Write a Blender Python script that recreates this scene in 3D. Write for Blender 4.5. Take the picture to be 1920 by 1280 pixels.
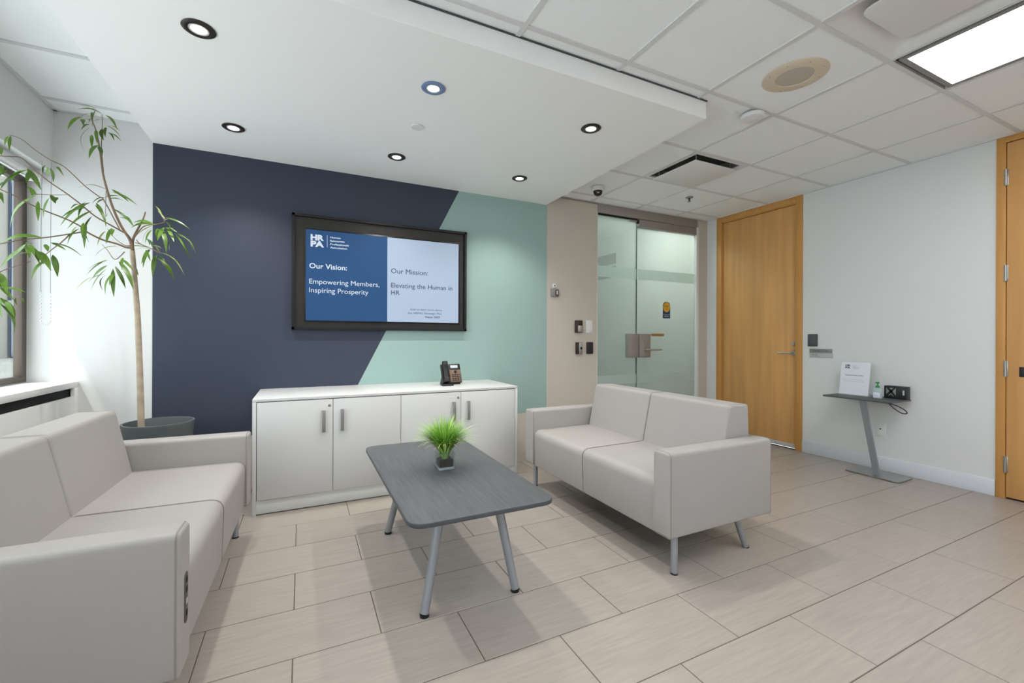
import bpy, bmesh, math, random
from mathutils import Vector, Matrix, Quaternion
random.seed(7)
for o in list(bpy.data.objects): bpy.data.objects.remove(o)
scene = bpy.context.scene
COL = scene.collection
R = math.radians

# ------------------------------------------------------------------ camera
CAM_H = 1.14
YAW, ROLL, F_PX, HOR = R(25.873), 0.0034, 813.1, 632.44
cam_d = bpy.data.cameras.new('camera'); cam = bpy.data.objects.new('camera', cam_d); COL.objects.link(cam)
cam_d.sensor_width = 36.0; cam_d.lens = F_PX / 1920 * 36.0; cam_d.clip_start = 0.02; cam_d.clip_end = 200
cam_d.shift_y = -(640 - HOR) / 1920
fw = Vector((math.sin(YAW), math.cos(YAW), 0)); rt = Vector((math.cos(YAW), -math.sin(YAW), 0)); up = Vector((0, 0, 1))
r2 = rt * math.cos(ROLL) + up * math.sin(ROLL); u2 = up * math.cos(ROLL) - rt * math.sin(ROLL)
cam.matrix_world = Matrix(((r2.x, u2.x, -fw.x, 0), (r2.y, u2.y, -fw.y, 0), (r2.z, u2.z, -fw.z, CAM_H), (0, 0, 0, 1)))
scene.camera = cam

# ------------------------------------------------------------------ world, sun, lamps, exposure
world = bpy.data.worlds.new('sky'); scene.world = world; world.use_nodes = True
wn = world.node_tree.nodes; wl = world.node_tree.links
bg = wn['Background']
bg.inputs['Color'].default_value = (0.97, 0.975, 1.0, 1); bg.inputs['Strength'].default_value = 3.3
SUN_DIR = Vector((0.38, 0.22, -1.0)).normalized()
sun_d = bpy.data.lights.new('sun', 'SUN'); sun_d.energy = 3.6; sun_d.angle = R(1.2); sun_d.color = (1, 0.97, 0.92)
sun = bpy.data.objects.new('sun', sun_d); COL.objects.link(sun)
sun.rotation_euler = SUN_DIR.to_track_quat('-Z', 'Y').to_euler(); sun.location = (-4, 1, 6)
PANEL_STRENGTH = 9.5        # recessed fluorescent panel in view and the added fill panels
SPOT_POWER = 36.0           # downlights
LENS_STRENGTH = 14.0
scene.view_settings.view_transform = 'Standard'; scene.view_settings.look = 'None'
scene.view_settings.exposure = 0.35; scene.view_settings.gamma = 1.0
scene.view_settings.use_curve_mapping = False

# ------------------------------------------------------------------ materials
MATS = {}
def lin(c):
    return tuple(((x / 255) / 12.92 if x / 255 <= 0.04045 else ((x / 255 + 0.055) / 1.055) ** 2.4) for x in c)
def mat(name, rgb, rough=0.5, metal=0.0, spec=0.5, noise=0.0, nscale=30, bump=0.0, bscale=200, emit=0.0, coat=0.0,
        stretch=(1, 1, 1), rnd=0.0, trans=0.0, ior=1.45, alpha=1.0, wave=0.0):
    m = bpy.data.materials.new(name); m.use_nodes = True
    nt = m.node_tree; n = nt.nodes; l = nt.links; b = n['Principled BSDF']
    c = lin(rgb) + (1,)
    b.inputs['Base Color'].default_value = c
    b.inputs['Roughness'].default_value = rough; b.inputs['Metallic'].default_value = metal
    b.inputs['Specular IOR Level'].default_value = spec
    b.inputs['Coat Weight'].default_value = coat
    b.inputs['Transmission Weight'].default_value = trans; b.inputs['IOR'].default_value = ior
    b.inputs['Alpha'].default_value = alpha
    if emit:
        b.inputs['Emission Color'].default_value = c; b.inputs['Emission Strength'].default_value = emit
    tc = n.new('ShaderNodeTexCoord'); mp = n.new('ShaderNodeMapping'); mp.inputs['Scale'].default_value = stretch
    oi = n.new('ShaderNodeObjectInfo')
    if rnd:
        vm = n.new('ShaderNodeVectorMath'); vm.operation = 'SCALE'; vm.inputs[0].default_value = (17, 31, 11)
        l.new(oi.outputs['Random'], vm.inputs['Scale'])
        va = n.new('ShaderNodeVectorMath'); va.operation = 'ADD'
        l.new(tc.outputs['Object'], va.inputs[0]); l.new(vm.outputs[0], va.inputs[1]); l.new(va.outputs[0], mp.inputs['Vector'])
    else:
        l.new(tc.outputs['Object'], mp.inputs['Vector'])
    if noise or rnd:
        ns = n.new('ShaderNodeTexNoise'); ns.inputs['Scale'].default_value = nscale; ns.inputs['Detail'].default_value = 5
        l.new(mp.outputs['Vector'], ns.inputs['Vector'])
        hsv = n.new('ShaderNodeHueSaturation'); hsv.inputs['Color'].default_value = c
        mr = n.new('ShaderNodeMapRange'); mr.inputs['From Min'].default_value = 0.3; mr.inputs['From Max'].default_value = 0.7
        mr.inputs['To Min'].default_value = 1 - noise; mr.inputs['To Max'].default_value = 1 + noise
        l.new(ns.outputs['Fac'], mr.inputs['Value'])
        if rnd:
            m2 = n.new('ShaderNodeMapRange'); m2.inputs['To Min'].default_value = 1 - rnd; m2.inputs['To Max'].default_value = 1 + rnd
            l.new(oi.outputs['Random'], m2.inputs['Value'])
            mu = n.new('ShaderNodeMath'); mu.operation = 'MULTIPLY'
            l.new(mr.outputs[0], mu.inputs[0]); l.new(m2.outputs[0], mu.inputs[1]); l.new(mu.outputs[0], hsv.inputs['Value'])
        else:
            l.new(mr.outputs[0], hsv.inputs['Value'])
        l.new(hsv.outputs[0], b.inputs['Base Color'])
        if emit: l.new(hsv.outputs[0], b.inputs['Emission Color'])
    if bump:
        nb = n.new('ShaderNodeTexNoise'); nb.inputs['Scale'].default_value = bscale; nb.inputs['Detail'].default_value = 3
        l.new(mp.outputs['Vector'], nb.inputs['Vector'])
        bp = n.new('ShaderNodeBump'); bp.inputs['Strength'].default_value = bump; bp.inputs['Distance'].default_value = 0.002
        l.new(nb.outputs['Fac'], bp.inputs['Height']); l.new(bp.outputs[0], b.inputs['Normal'])
    MATS[name] = m
    return m

M_wall   = mat('white_wall_paint', (222, 223, 223), 0.7, bump=0.15, bscale=120)
M_white  = mat('white_paint', (226, 226, 225), 0.6)
M_bulk   = mat('bulkhead_paint', (245, 246, 246), 0.65)
M_navy   = mat('navy_wall_paint', (52, 59, 76), 0.6, bump=0.15, bscale=120)
M_mint   = mat('mint_wall_paint', (150, 178, 173), 0.6, bump=0.15, bscale=120)
M_beige  = mat('beige_wall_paint', (198, 190, 179), 0.65, bump=0.15, bscale=120)
M_taupe  = mat('taupe_metal', (156, 149, 144), 0.4, metal=0.3)
M_tile   = mat('floor_tile', (160, 151, 143), 0.33, noise=0.075, nscale=5, stretch=(1.2, 16, 1), rnd=0.02, bump=0.22, bscale=9)
M_grout  = mat('grout', (100, 88, 80), 0.9, noise=0.1)
M_ctile  = mat('ceiling_tile', (243, 246, 248), 0.9, noise=0.015, nscale=90, bump=0.3, bscale=160)
M_tbar   = mat('ceiling_grid_metal', (216, 217, 218), 0.5)
M_dark   = mat('black_plastic', (32, 32, 34), 0.4)
M_black  = mat('black_recess', (10, 10, 11), 0.8)
M_wood   = mat('maple_veneer', (212, 160, 99), 0.42, noise=0.11, nscale=2.2, stretch=(6, 6, 0.45), bump=0.1, bscale=60)
M_wood2  = mat('maple_solid', (200, 146, 80), 0.45, noise=0.08, nscale=5, stretch=(8, 8, 0.6))
M_leather = mat('off_white_leather', (160, 156, 153), 0.55, noise=0.01, nscale=8, bump=0.25, bscale=420)
M_pipe   = mat('leather_piping', (140, 134, 128), 0.6)
M_seam   = mat('seam_thread', (160, 153, 147), 0.7)
M_alu    = mat('silver_powder_coat', (160, 165, 172), 0.38, metal=0.55)
M_chrome = mat('brushed_steel', (176, 176, 174), 0.3, metal=0.9)
M_grey   = mat('grey_laminate', (83, 85, 88), 0.5, spec=.35, noise=0.16, nscale=6, stretch=(14, 1.0, 1), bump=0.1, bscale=30)
M_edge   = mat('dark_edge_band', (72, 75, 79), 0.45)
M_cab    = mat('white_laminate', (202, 203, 203), 0.35)
M_plinth = mat('plinth_laminate', (214, 217, 213), 0.4)
M_handle = mat('grey_handle', (150, 150, 150), 0.35, metal=0.6)
M_leaf   = mat('leaf_green', (92, 126, 46), 0.4, noise=0.22, nscale=6, rnd=0.3)
M_leafp  = mat('pale_leaf', (150, 160, 96), 0.5, noise=0.15, nscale=6, rnd=0.15)
M_bark   = mat('bark', (172, 156, 136), 0.8, noise=0.15, nscale=25, bump=0.5, bscale=60)
M_twig   = mat('twig', (134, 112, 92), 0.8, noise=0.12, nscale=40)
M_pot    = mat('grey_green_pot', (92, 99, 100), 0.55)
M_soil   = mat('soil', (46, 36, 26), 0.95, noise=0.4, nscale=60, bump=0.8, bscale=120)
M_sky    = None
M_lamp   = mat('light_diffuser', (250, 252, 255), 0.5, emit=PANEL_STRENGTH)
M_lens   = mat('downlight_lens', (255, 244, 230), 0.5, emit=LENS_STRENGTH)
M_bronze = mat('dark_bronze', (62, 56, 52), 0.35, metal=0.5)
M_blue   = mat('blue_grey_trim', (112, 136, 176), 0.45)
M_steelbrown = mat('window_frame_metal', (92, 82, 74), 0.45, metal=0.3)
M_spk    = mat('aged_beige_plastic', (216, 202, 180), 0.55)
M_spkm   = mat('speaker_mesh', (190, 180, 168), 0.7, noise=0.12, nscale=260)
M_paper  = mat('paper', (226, 230, 238), 0.6)
M_ink    = mat('ink', (74, 76, 84), 0.7)
M_inkl   = mat('pale_ink', (150, 152, 160), 0.7)
M_green  = mat('green_pump', (40, 140, 84), 0.4)
M_yellow = mat('yellow_sticker', (226, 172, 40), 0.5)
M_sblue  = mat('blue_sticker', (40, 60, 108), 0.5)
M_brass  = mat('brass_strip', (176, 138, 84), 0.4, metal=0.3)
M_brown  = mat('brown_keypad', (122, 98, 80), 0.5)
M_conc   = mat('concrete', (150, 149, 145), 0.9, noise=0.12, nscale=20, bump=0.6, bscale=40)
M_facade = mat('pale_stone', (122, 120, 114), 0.9, noise=0.05, nscale=8)
M_bglass = mat('blue_grey_glazing', (58, 72, 96), 0.2)
M_frame  = mat('display_surround', (40, 37, 35), 0.35)
M_bezel  = mat('display_bezel', (20, 19, 20), 0.3)
M_sblu   = mat('screen_blue', (25, 52, 84), 0.4, emit=1.1, spec=0.25)
M_spal   = mat('screen_pale', (117, 129, 145), 0.4, emit=1.1, spec=0.25)
M_stxt   = mat('screen_white_text', (146, 153, 162), 0.4, emit=1.1)
M_sdrk   = mat('screen_dark_text', (36, 44, 70), 0.4, emit=0.6)
M_dgrey  = mat('dark_grey_box', (70, 72, 76), 0.5)
M_mgrey  = mat('mid_grey_plate', (140, 140, 139), 0.45)
M_lgrey  = mat('light_grey_plate', (184, 184, 183), 0.45)
M_corr   = mat('corridor_paint', (205, 214, 211), 0.7)
M_clear  = mat('clear_gel', (206, 220, 228), 0.1, alpha=0.6)

def glass_mat(name, tint, opac, rough=0.05, film=(190, 205, 200)):
    m = bpy.data.materials.new(name); m.use_nodes = True
    nt = m.node_tree; n = nt.nodes; l = nt.links; n.clear()
    out = n.new('ShaderNodeOutputMaterial'); tr = n.new('ShaderNodeBsdfTransparent'); tr.inputs['Color'].default_value = lin(tint) + (1,)
    df = n.new('ShaderNodeBsdfDiffuse'); df.inputs['Color'].default_value = lin(film) + (1,)
    tl = n.new('ShaderNodeBsdfTranslucent'); tl.inputs['Color'].default_value = lin(film) + (1,)
    a = n.new('ShaderNodeMixShader'); a.inputs[0].default_value = 0.5; l.new(df.outputs[0], a.inputs[1]); l.new(tl.outputs[0], a.inputs[2])
    mx = n.new('ShaderNodeMixShader'); mx.inputs[0].default_value = opac; l.new(tr.outputs[0], mx.inputs[1]); l.new(a.outputs[0], mx.inputs[2])
    gl = n.new('ShaderNodeBsdfGlossy'); gl.inputs['Roughness'].default_value = rough
    fr = n.new('ShaderNodeFresnel'); fr.inputs['IOR'].default_value = 1.45
    m2 = n.new('ShaderNodeMixShader'); ge = n.new('ShaderNodeNewGeometry'); iv = n.new('ShaderNodeMath'); iv.operation = 'SUBTRACT'; iv.inputs[0].default_value = 1.0
    l.new(ge.outputs['Backfacing'], iv.inputs[1]); ml = n.new('ShaderNodeMath'); ml.operation = 'MULTIPLY'
    l.new(fr.outputs[0], ml.inputs[0]); l.new(iv.outputs[0], ml.inputs[1]); l.new(ml.outputs[0], m2.inputs[0]); l.new(mx.outputs[0], m2.inputs[1]); l.new(gl.outputs[0], m2.inputs[2])
    l.new(m2.outputs[0], out.inputs['Surface']); return m
G_door  = glass_mat('door_glass', (226, 234, 230), 0.30, film=(196, 206, 202))
G_band  = glass_mat('frosted_film', (232, 240, 237), 0.5, film=(236, 244, 241))
G_win   = glass_mat('window_glass', (240, 246, 246), 0.0)
G_vase  = glass_mat('vase_glass', (240, 243, 243), 0.05, film=(210, 214, 214))

# ------------------------------------------------------------------ helpers
def link(o, parent=None):
    COL.objects.link(o)
    if parent is not None: o.parent = parent
    return o
def finish(me, mt, smooth=True, angle=35):
    if mt: me.materials.append(mt)
    if smooth:
        for p in me.polygons: p.use_smooth = True
        me.set_sharp_from_angle(angle=R(angle))
def bobj(name, bm, mt, parent=None, smooth=True, loc=None, angle=35):
    me = bpy.data.meshes.new(name); bmesh.ops.recalc_face_normals(bm, faces=bm.faces); bm.to_mesh(me); bm.free()
    finish(me, mt, smooth, angle); o = bpy.data.objects.new(name, me); link(o, parent)
    if loc: o.location = loc
    return o
def add_box(bm, x0, x1, y0, y1, z0, z1, bev=0.0, seg=2, only=None):
    g = bmesh.ops.create_cube(bm, size=1.0)['verts']
    for v in g: v.co = Vector(((x0 + x1) / 2 + v.co.x * (x1 - x0), (y0 + y1) / 2 + v.co.y * (y1 - y0), (z0 + z1) / 2 + v.co.z * (z1 - z0)))
    if bev:
        es = list({e for v in g for e in v.link_edges})
        if only: es = [e for e in es if only(e)]
        bmesh.ops.bevel(bm, geom=es, offset=bev, segments=seg, profile=0.5, affect='EDGES')
def box(name, x0, x1, y0, y1, z0, z1, mt, parent=None, bev=0.0, seg=2, only=None):
    bm = bmesh.new(); add_box(bm, x0, x1, y0, y1, z0, z1, bev, seg, only); return bobj(name, bm, mt, parent)
def rounded(pts, radii, n=5):
    out = []
    N = len(pts)
    for i in range(N):
        p = Vector(pts[i]); a = Vector(pts[i - 1]) - p; b = Vector(pts[(i + 1) % N]) - p
        r = radii[i] if isinstance(radii, (list, tuple)) else radii
        if r <= 0: out.append((p.x, p.y)); continue
        ang = a.angle(b); d = min(r / math.tan(ang / 2), a.length * .49, b.length * .49)
        p0 = p + a.normalized() * d; p1 = p + b.normalized() * d
        for k in range(n + 1):
            t = k / n; q = p0 * (1 - t) ** 2 + p * 2 * t * (1 - t) + p1 * t * t
            out.append((q.x, q.y))
    return out
def add_prism(bm, prof, axis, lo, hi, bev=0.0, seg=3):
    def mk(u, v, w):
        return {'x': (w, u, v), 'y': (u, w, v), 'z': (u, v, w)}[axis]
    A = [bm.verts.new(mk(u, v, lo)) for u, v in prof]; B = [bm.verts.new(mk(u, v, hi)) for u, v in prof]
    fa = bm.faces.new(A); fb = bm.faces.new(B[::-1]); N = len(prof)
    for i in range(N): bm.faces.new((A[i], B[i], B[(i + 1) % N], A[(i + 1) % N]))
    if bev:
        bmesh.ops.recalc_face_normals(bm, faces=bm.faces)
        bmesh.ops.bevel(bm, geom=list(fa.edges) + list(fb.edges), offset=bev, segments=seg, profile=0.5, affect='EDGES')
def prism(name, prof, axis, lo, hi, mt, parent=None, bev=0.0, seg=3, angle=35):
    bm = bmesh.new(); add_prism(bm, prof, axis, lo, hi, bev, seg); return bobj(name, bm, mt, parent, angle=angle)
def add_tube(bm, pts, rad, seg=10, closed=False, caps=True):
    pts = [Vector(p) for p in pts]; N = len(pts); rings = []
    nrm = None
    for i in range(N):
        if closed: t = pts[(i + 1) % N] - pts[i - 1]
        else: t = pts[min(i + 1, N - 1)] - pts[max(i - 1, 0)]
        t.normalize()
        if nrm is None:
            nrm = t.orthogonal().normalized()
        nrm = (nrm - t * nrm.dot(t)).normalized(); bn = t.cross(nrm)
        r = rad[i] if isinstance(rad, (list, tuple)) else rad
        rings.append([bm.verts.new(pts[i] + (nrm * math.cos(2 * math.pi * k / seg) + bn * math.sin(2 * math.pi * k / seg)) * r) for k in range(seg)])
    for i in range(N if closed else N - 1):
        a, b = rings[i], rings[(i + 1) % N]
        for k in range(seg): bm.faces.new((a[k], a[(k + 1) % seg], b[(k + 1) % seg], b[k]))
    if caps and not closed: bm.faces.new(rings[0][::-1]); bm.faces.new(rings[-1])
def tube(name, pts, rad, mt, parent=None, seg=10, closed=False):
    bm = bmesh.new(); add_tube(bm, pts, rad, seg, closed); return bobj(name, bm, mt, parent, angle=50)
def add_lathe(bm, prof, c=(0, 0, 0), seg=32, axis='z'):
    rings = []
    for r, h in prof:
        ring = []
        for k in range(seg):
            a = 2 * math.pi * k / seg; x, y = r * math.cos(a), r * math.sin(a)
            p = {'z': (x, y, h), 'x': (h, x, y), 'y': (x, h, y)}[axis]
            ring.append(bm.verts.new((c[0] + p[0], c[1] + p[1], c[2] + p[2])))
        rings.append(ring)
    for a, b in zip(rings, rings[1:]):
        for k in range(seg): bm.faces.new((a[k], a[(k + 1) % seg], b[(k + 1) % seg], b[k]))
    bm.faces.new(rings[0][::-1]); bm.faces.new(rings[-1])
def lathe(name, prof, mt, parent=None, c=(0, 0, 0), seg=32, axis='z', angle=35):
    bm = bmesh.new(); add_lathe(bm, prof, c, seg, axis); return bobj(name, bm, mt, parent, angle=angle)
def empty(name, loc, rz=0.0):
    o = bpy.data.objects.new(name, None); o.empty_display_size = 0.1; COL.objects.link(o); o.location = loc; o.rotation_euler = (0, 0, rz); return o
def tag(o, label, cat, group=None):
    o['label'] = label; o['category'] = cat
    if group: o['group'] = group
    return o
def struct(o): o['kind'] = 'structure'; return o
def lab(o, label): o['label'] = label; return o
def copy_tree(o, parent=None):
    c = o.copy(); COL.objects.link(c)
    if parent is not None: c.parent = parent
    for ch in [x for x in bpy.data.objects if x.parent == o]: copy_tree(ch, c)
    return c
def text(body, x0, x1, zb, zt, Mx, mt, parent, name='lettering', bold=0.0, gap=0.0):
    """lettering fitted between x0..x1 (None keeps proportion) and zb..zt of a local plane (x right, z up), moved by matrix Mx"""
    cu = bpy.data.curves.new('t', 'FONT'); cu.body = body; cu.size = 1.0; cu.offset = bold; cu.extrude = 0.0; cu.resolution_u = 3
    cu.space_character = 1.0 + gap
    ob = bpy.data.objects.new('t', cu); COL.objects.link(ob)
    me = bpy.data.meshes.new_from_object(ob); bpy.data.objects.remove(ob); bpy.data.curves.remove(cu)
    xs = [v.co.x for v in me.vertices]; s = (zt - zb) / 0.70
    sx = s if x1 is None else (x1 - x0) / (max(xs) - min(xs)); mn = min(xs)
    for v in me.vertices:
        v.co = Mx @ Vector((x0 + (v.co.x - mn) * sx, 0, zb + v.co.y * s))
    me.name = name; me.materials.clear(); me.materials.append(mt)
    return link(bpy.data.objects.new(name, me), parent)

# ------------------------------------------------------------------ measured foliage of the tree (metres)
LEAVES=[[-1.047,3.322,2.431,-1.137,3.266,2.417,1.0],[-1.119,3.268,2.38,-1.164,3.22,2.275,1.5],[-1.033,3.313,2.43,-0.976,3.299,2.349,1.0],[-1.113,3.345,2.355,-1.148,3.388,2.215,1.2],[-1.101,3.336,2.309,-1.088,3.298,2.217,1.0],[-1.08,3.328,2.34,-1.066,3.297,2.25,1.0],[-1.059,3.3,2.245,-1.083,3.245,2.141,1.5],[-1.05,3.315,2.347,-1.061,3.375,2.301,1.6],[-1.055,3.391,2.387,-1.071,3.434,2.342,1.0],[-1.047,3.395,2.356,-0.974,3.352,2.305,0.8],[-1.039,3.339,2.379,-0.978,3.357,2.329,0.4],[-1.073,3.361,2.414,-1.123,3.41,2.384,1.0],[-1.105,3.348,2.368,-1.132,3.29,2.312,0.7],[-1.094,3.323,2.385,-1.162,3.347,2.377,0.6],[-1.091,3.313,2.432,-1.079,3.268,2.364,0.6],[-1.021,3.377,2.003,-0.891,3.319,1.927,1.2],[-1.048,3.41,1.968,-0.99,3.462,1.975,0.7],[-1.041,3.367,1.96,-1.099,3.339,1.911,0.8],[-1.05,3.406,2.015,-1.191,3.416,2.011,0.5],[-1.03,3.42,1.912,-0.952,3.469,1.83,1.0],[-1.082,3.321,1.901,-1.028,3.309,1.778,1.2],[-1.115,3.299,1.905,-1.217,3.289,1.758,1.2],[-1.106,3.249,1.867,-1.174,3.221,1.786,0.9],[-1.1,3.343,1.872,-1.185,3.279,1.742,1.0],[-1.076,3.265,1.822,-1.095,3.282,1.675,1.0],[-1.102,3.269,1.778,-1.111,3.274,1.639,1.0],[-1.022,3.375,1.786,-1.041,3.353,1.686,1.4],[-1.061,3.406,1.77,-1.084,3.363,1.673,0.5],[-1.128,3.259,1.744,-1.162,3.217,1.645,0.6],[-1.276,3.106,2.003,-1.212,3.075,1.893,1.6],[-1.209,3.154,2.034,-1.21,3.189,1.969,0.8],[-1.213,3.144,2.034,-1.216,3.153,1.989,0.8],[-1.217,3.226,2.065,-1.161,3.17,2.004,0.7],[-1.289,2.992,2.12,-1.277,2.954,2.034,0.7],[-1.223,3.197,1.902,-1.209,3.213,1.861,1.6],[-1.234,3.102,1.84,-1.224,3.079,1.732,1.0],[-1.204,3.134,1.87,-1.225,3.129,1.76,1.0],[-1.231,3.077,1.865,-1.279,3.104,1.911,0.9],[-1.301,3.111,1.987,-1.406,3.175,1.894,1.8],[-1.257,3.148,1.882,-1.383,3.212,1.705,1.8],[-1.213,3.097,1.65,-1.358,3.068,1.6,2.0],[-1.233,3.213,1.647,-1.114,3.252,1.589,1.4],[-0.995,3.392,1.683,-1.124,3.454,1.622,1.1],[-0.857,3.434,1.693,-1.015,3.478,1.674,0.6],[-1.318,2.984,1.968,-1.3,2.94,1.905,1.6],[-1.327,2.994,2.059,-1.3,2.944,2.008,1.2],[-1.309,3.013,1.903,-1.363,3.078,1.89,1.0],[-1.321,2.983,1.837,-1.278,2.914,1.769,0.9],[-1.245,3.056,1.603,-1.208,3.009,1.541,1.2],[-1.274,3.132,1.608,-1.233,3.113,1.518,1.5],[-1.228,3.118,1.58,-1.169,3.062,1.476,1.8],[-1.225,3.226,1.583,-1.201,3.215,1.463,1.8],[-1.215,3.123,1.622,-1.18,3.061,1.574,1.0],[-1.199,3.12,1.542,-1.246,3.074,1.428,1.0],[-1.276,3.111,1.604,-1.356,3.062,1.477,2.0],[-1.248,3.051,1.561,-1.309,3.05,1.517,1.4],[-1.027,3.34,1.586,-1.149,3.41,1.525,0.9],[-1.027,3.325,1.555,-1.096,3.329,1.473,1.4],[-1.05,3.386,1.54,-1.115,3.374,1.41,1.0],[-1.106,3.359,1.487,-1.176,3.356,1.405,0.4],[-1.01,3.356,1.539,-1.002,3.343,1.373,1.5],[-1.004,3.335,1.513,-1.035,3.324,1.381,1.0],[-1.034,3.334,1.5,-1.068,3.388,1.413,0.8],[-1.021,3.421,1.564,-0.971,3.421,1.433,1.4],[-0.983,3.354,1.586,-0.907,3.32,1.421,1.8],[-0.976,3.388,1.604,-0.914,3.347,1.533,1.0],[-0.961,3.4,1.537,-0.938,3.452,1.414,0.8],[-1.312,2.964,1.443,-1.258,2.901,1.338,1.8],[-1.347,3.043,1.38,-1.303,3.052,1.321,1.4],[-1.342,3.062,1.382,-1.257,3.048,1.361,1.2],[-1.345,3.04,1.328,-1.303,3.062,1.215,1.8],[-1.34,3.029,1.299,-1.304,3.063,1.157,2.0],[-1.316,3.019,1.308,-1.261,2.962,1.232,1.2],[-1.273,3.039,1.34,-1.306,3.091,1.294,0.8],[-0.796,3.44,1.893,-0.849,3.5,1.976,0.5],[-0.771,3.38,1.881,-0.643,3.402,1.823,0.9],[-0.741,3.414,1.884,-0.768,3.434,1.873,0.6],[-0.778,3.427,1.828,-0.719,3.431,1.807,0.9],[-0.725,3.395,1.794,-0.648,3.421,1.636,0.9],[-0.705,3.353,1.787,-0.635,3.412,1.684,1.2],[-0.769,3.437,1.822,-0.723,3.378,1.733,1.3],[-0.782,3.442,1.869,-0.773,3.507,1.847,1.6],[-0.795,3.419,1.812,-0.757,3.355,1.656,1.6],[-0.821,3.448,1.823,-0.816,3.396,1.744,1.0],[-0.851,3.464,1.83,-0.905,3.487,1.73,0.6],[-0.833,3.374,1.796,-0.853,3.328,1.702,0.6],[-0.831,3.427,1.841,-0.951,3.436,1.808,1.3],[-0.874,3.451,1.752,-0.86,3.51,1.703,1.3],[-0.846,3.393,1.678,-0.862,3.324,1.555,1.3],[-0.87,3.466,1.689,-0.889,3.398,1.587,1.0],[-0.834,3.45,1.651,-0.835,3.396,1.517,1.5],[-0.822,3.44,1.656,-0.85,3.48,1.531,1.0],[-0.822,3.447,1.633,-0.739,3.454,1.501,1.3],[-0.799,3.44,1.669,-0.675,3.398,1.534,0.5],[-0.815,3.425,1.647,-0.772,3.402,1.606,0.6],[-0.751,3.426,1.754,-0.813,3.464,1.656,0.5],[-0.838,3.414,1.708,-0.791,3.418,1.692,0.5],[-0.97,3.367,1.86,-0.899,3.301,1.79,1.1],[-0.937,3.457,1.56,-0.919,3.456,1.516,0.7]]
BRANCHES=[([[-0.896,3.436,0.476],[-0.897,3.436,0.576],[-0.906,3.439,0.908],[-0.918,3.443,1.24],[-0.933,3.447,1.472],[-0.946,3.446,1.669]],0.019,0.0125),([[-0.946,3.446,1.669],[-0.955,3.439,1.733],[-0.988,3.41,1.805],[-1.019,3.382,1.906],[-1.038,3.364,1.994],[-1.055,3.347,2.097],[-1.066,3.337,2.231],[-1.079,3.324,2.333],[-1.091,3.311,2.386],[-1.083,3.32,2.445]],0.009,0.002),([[-1.06,3.369,2.113],[-1.067,3.362,2.257],[-1.064,3.366,2.353],[-1.066,3.364,2.447]],0.003,0.0015),([[-0.942,3.45,1.653],[-0.945,3.448,1.729],[-0.92,3.443,1.803],[-0.892,3.434,1.864],[-0.878,3.429,1.915]],0.009,0.003),([[-0.946,3.447,1.687],[-0.97,3.426,1.684],[-1.007,3.392,1.697],[-1.056,3.346,1.706],[-1.105,3.295,1.733],[-1.129,3.27,1.761],[-1.173,3.219,1.785],[-1.221,3.16,1.801],[-1.261,3.105,1.818],[-1.303,3.042,1.844],[-1.355,3.0,1.867]],0.0065,0.002),([[-0.956,3.463,1.731],[-0.971,3.45,1.766],[-1.027,3.4,1.802],[-1.088,3.341,1.84],[-1.136,3.29,1.892],[-1.181,3.239,1.934],[-1.222,3.189,1.967],[-1.258,3.142,2.005],[-1.29,3.096,2.048],[-1.312,3.062,2.041],[-1.347,3.02,2.022]],0.005,0.0015),([[-0.988,3.385,1.781],[-1.046,3.33,1.938],[-1.058,3.317,1.947],[-1.107,3.267,1.989],[-1.167,3.199,2.061],[-1.207,3.149,2.076],[-1.245,3.098,2.102],[-1.274,3.056,2.131],[-1.297,3.02,2.133],[-1.301,3.014,2.121]],0.0035,0.001),([[-1.117,3.283,1.733],[-1.173,3.219,1.696],[-1.233,3.143,1.657],[-1.281,3.076,1.629],[-1.345,3.0,1.582]],0.004,0.002),([[-1.159,3.236,1.704],[-1.166,3.228,1.688],[-1.187,3.202,1.643],[-1.214,3.169,1.594],[-1.236,3.139,1.547]],0.004,0.0015),([[-1.261,3.105,1.869],[-1.246,3.127,1.881],[-1.214,3.169,1.895],[-1.159,3.236,1.923]],0.002,0.001),([[-1.044,3.358,1.998],[-1.045,3.357,1.931],[-1.045,3.356,1.849],[-1.039,3.363,1.866]],0.0018,0.001),([[-0.919,3.415,1.733],[-0.899,3.409,1.711],[-0.846,3.392,1.686],[-0.779,3.37,1.653]],0.003,0.0015),([[-0.934,3.429,1.746],[-0.89,3.415,1.812],[-0.859,3.405,1.828],[-0.823,3.393,1.834],[-0.774,3.378,1.85],[-0.781,3.38,1.878]],0.004,0.002),([[-0.929,3.436,1.72],[-0.853,3.412,1.69],[-0.808,3.398,1.659]],0.003,0.0015),([[-0.973,3.41,1.654],[-1.008,3.378,1.599],[-1.036,3.352,1.65],[-1.055,3.333,1.678]],0.003,0.001),([[-0.946,3.479,1.668],[-0.955,3.476,1.703],[-0.985,3.45,1.701],[-1.021,3.418,1.733],[-1.048,3.392,1.782]],0.003,0.001),([[-1.339,2.98,1.425],[-1.315,2.986,1.455],[-1.288,3.032,1.487],[-1.254,3.084,1.522]],0.003,0.001)]

# ================================================================== SETTING
XL, XR, YB, YF, ZC = -1.44, 4.54, 3.80, -3.2, 2.591
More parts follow.
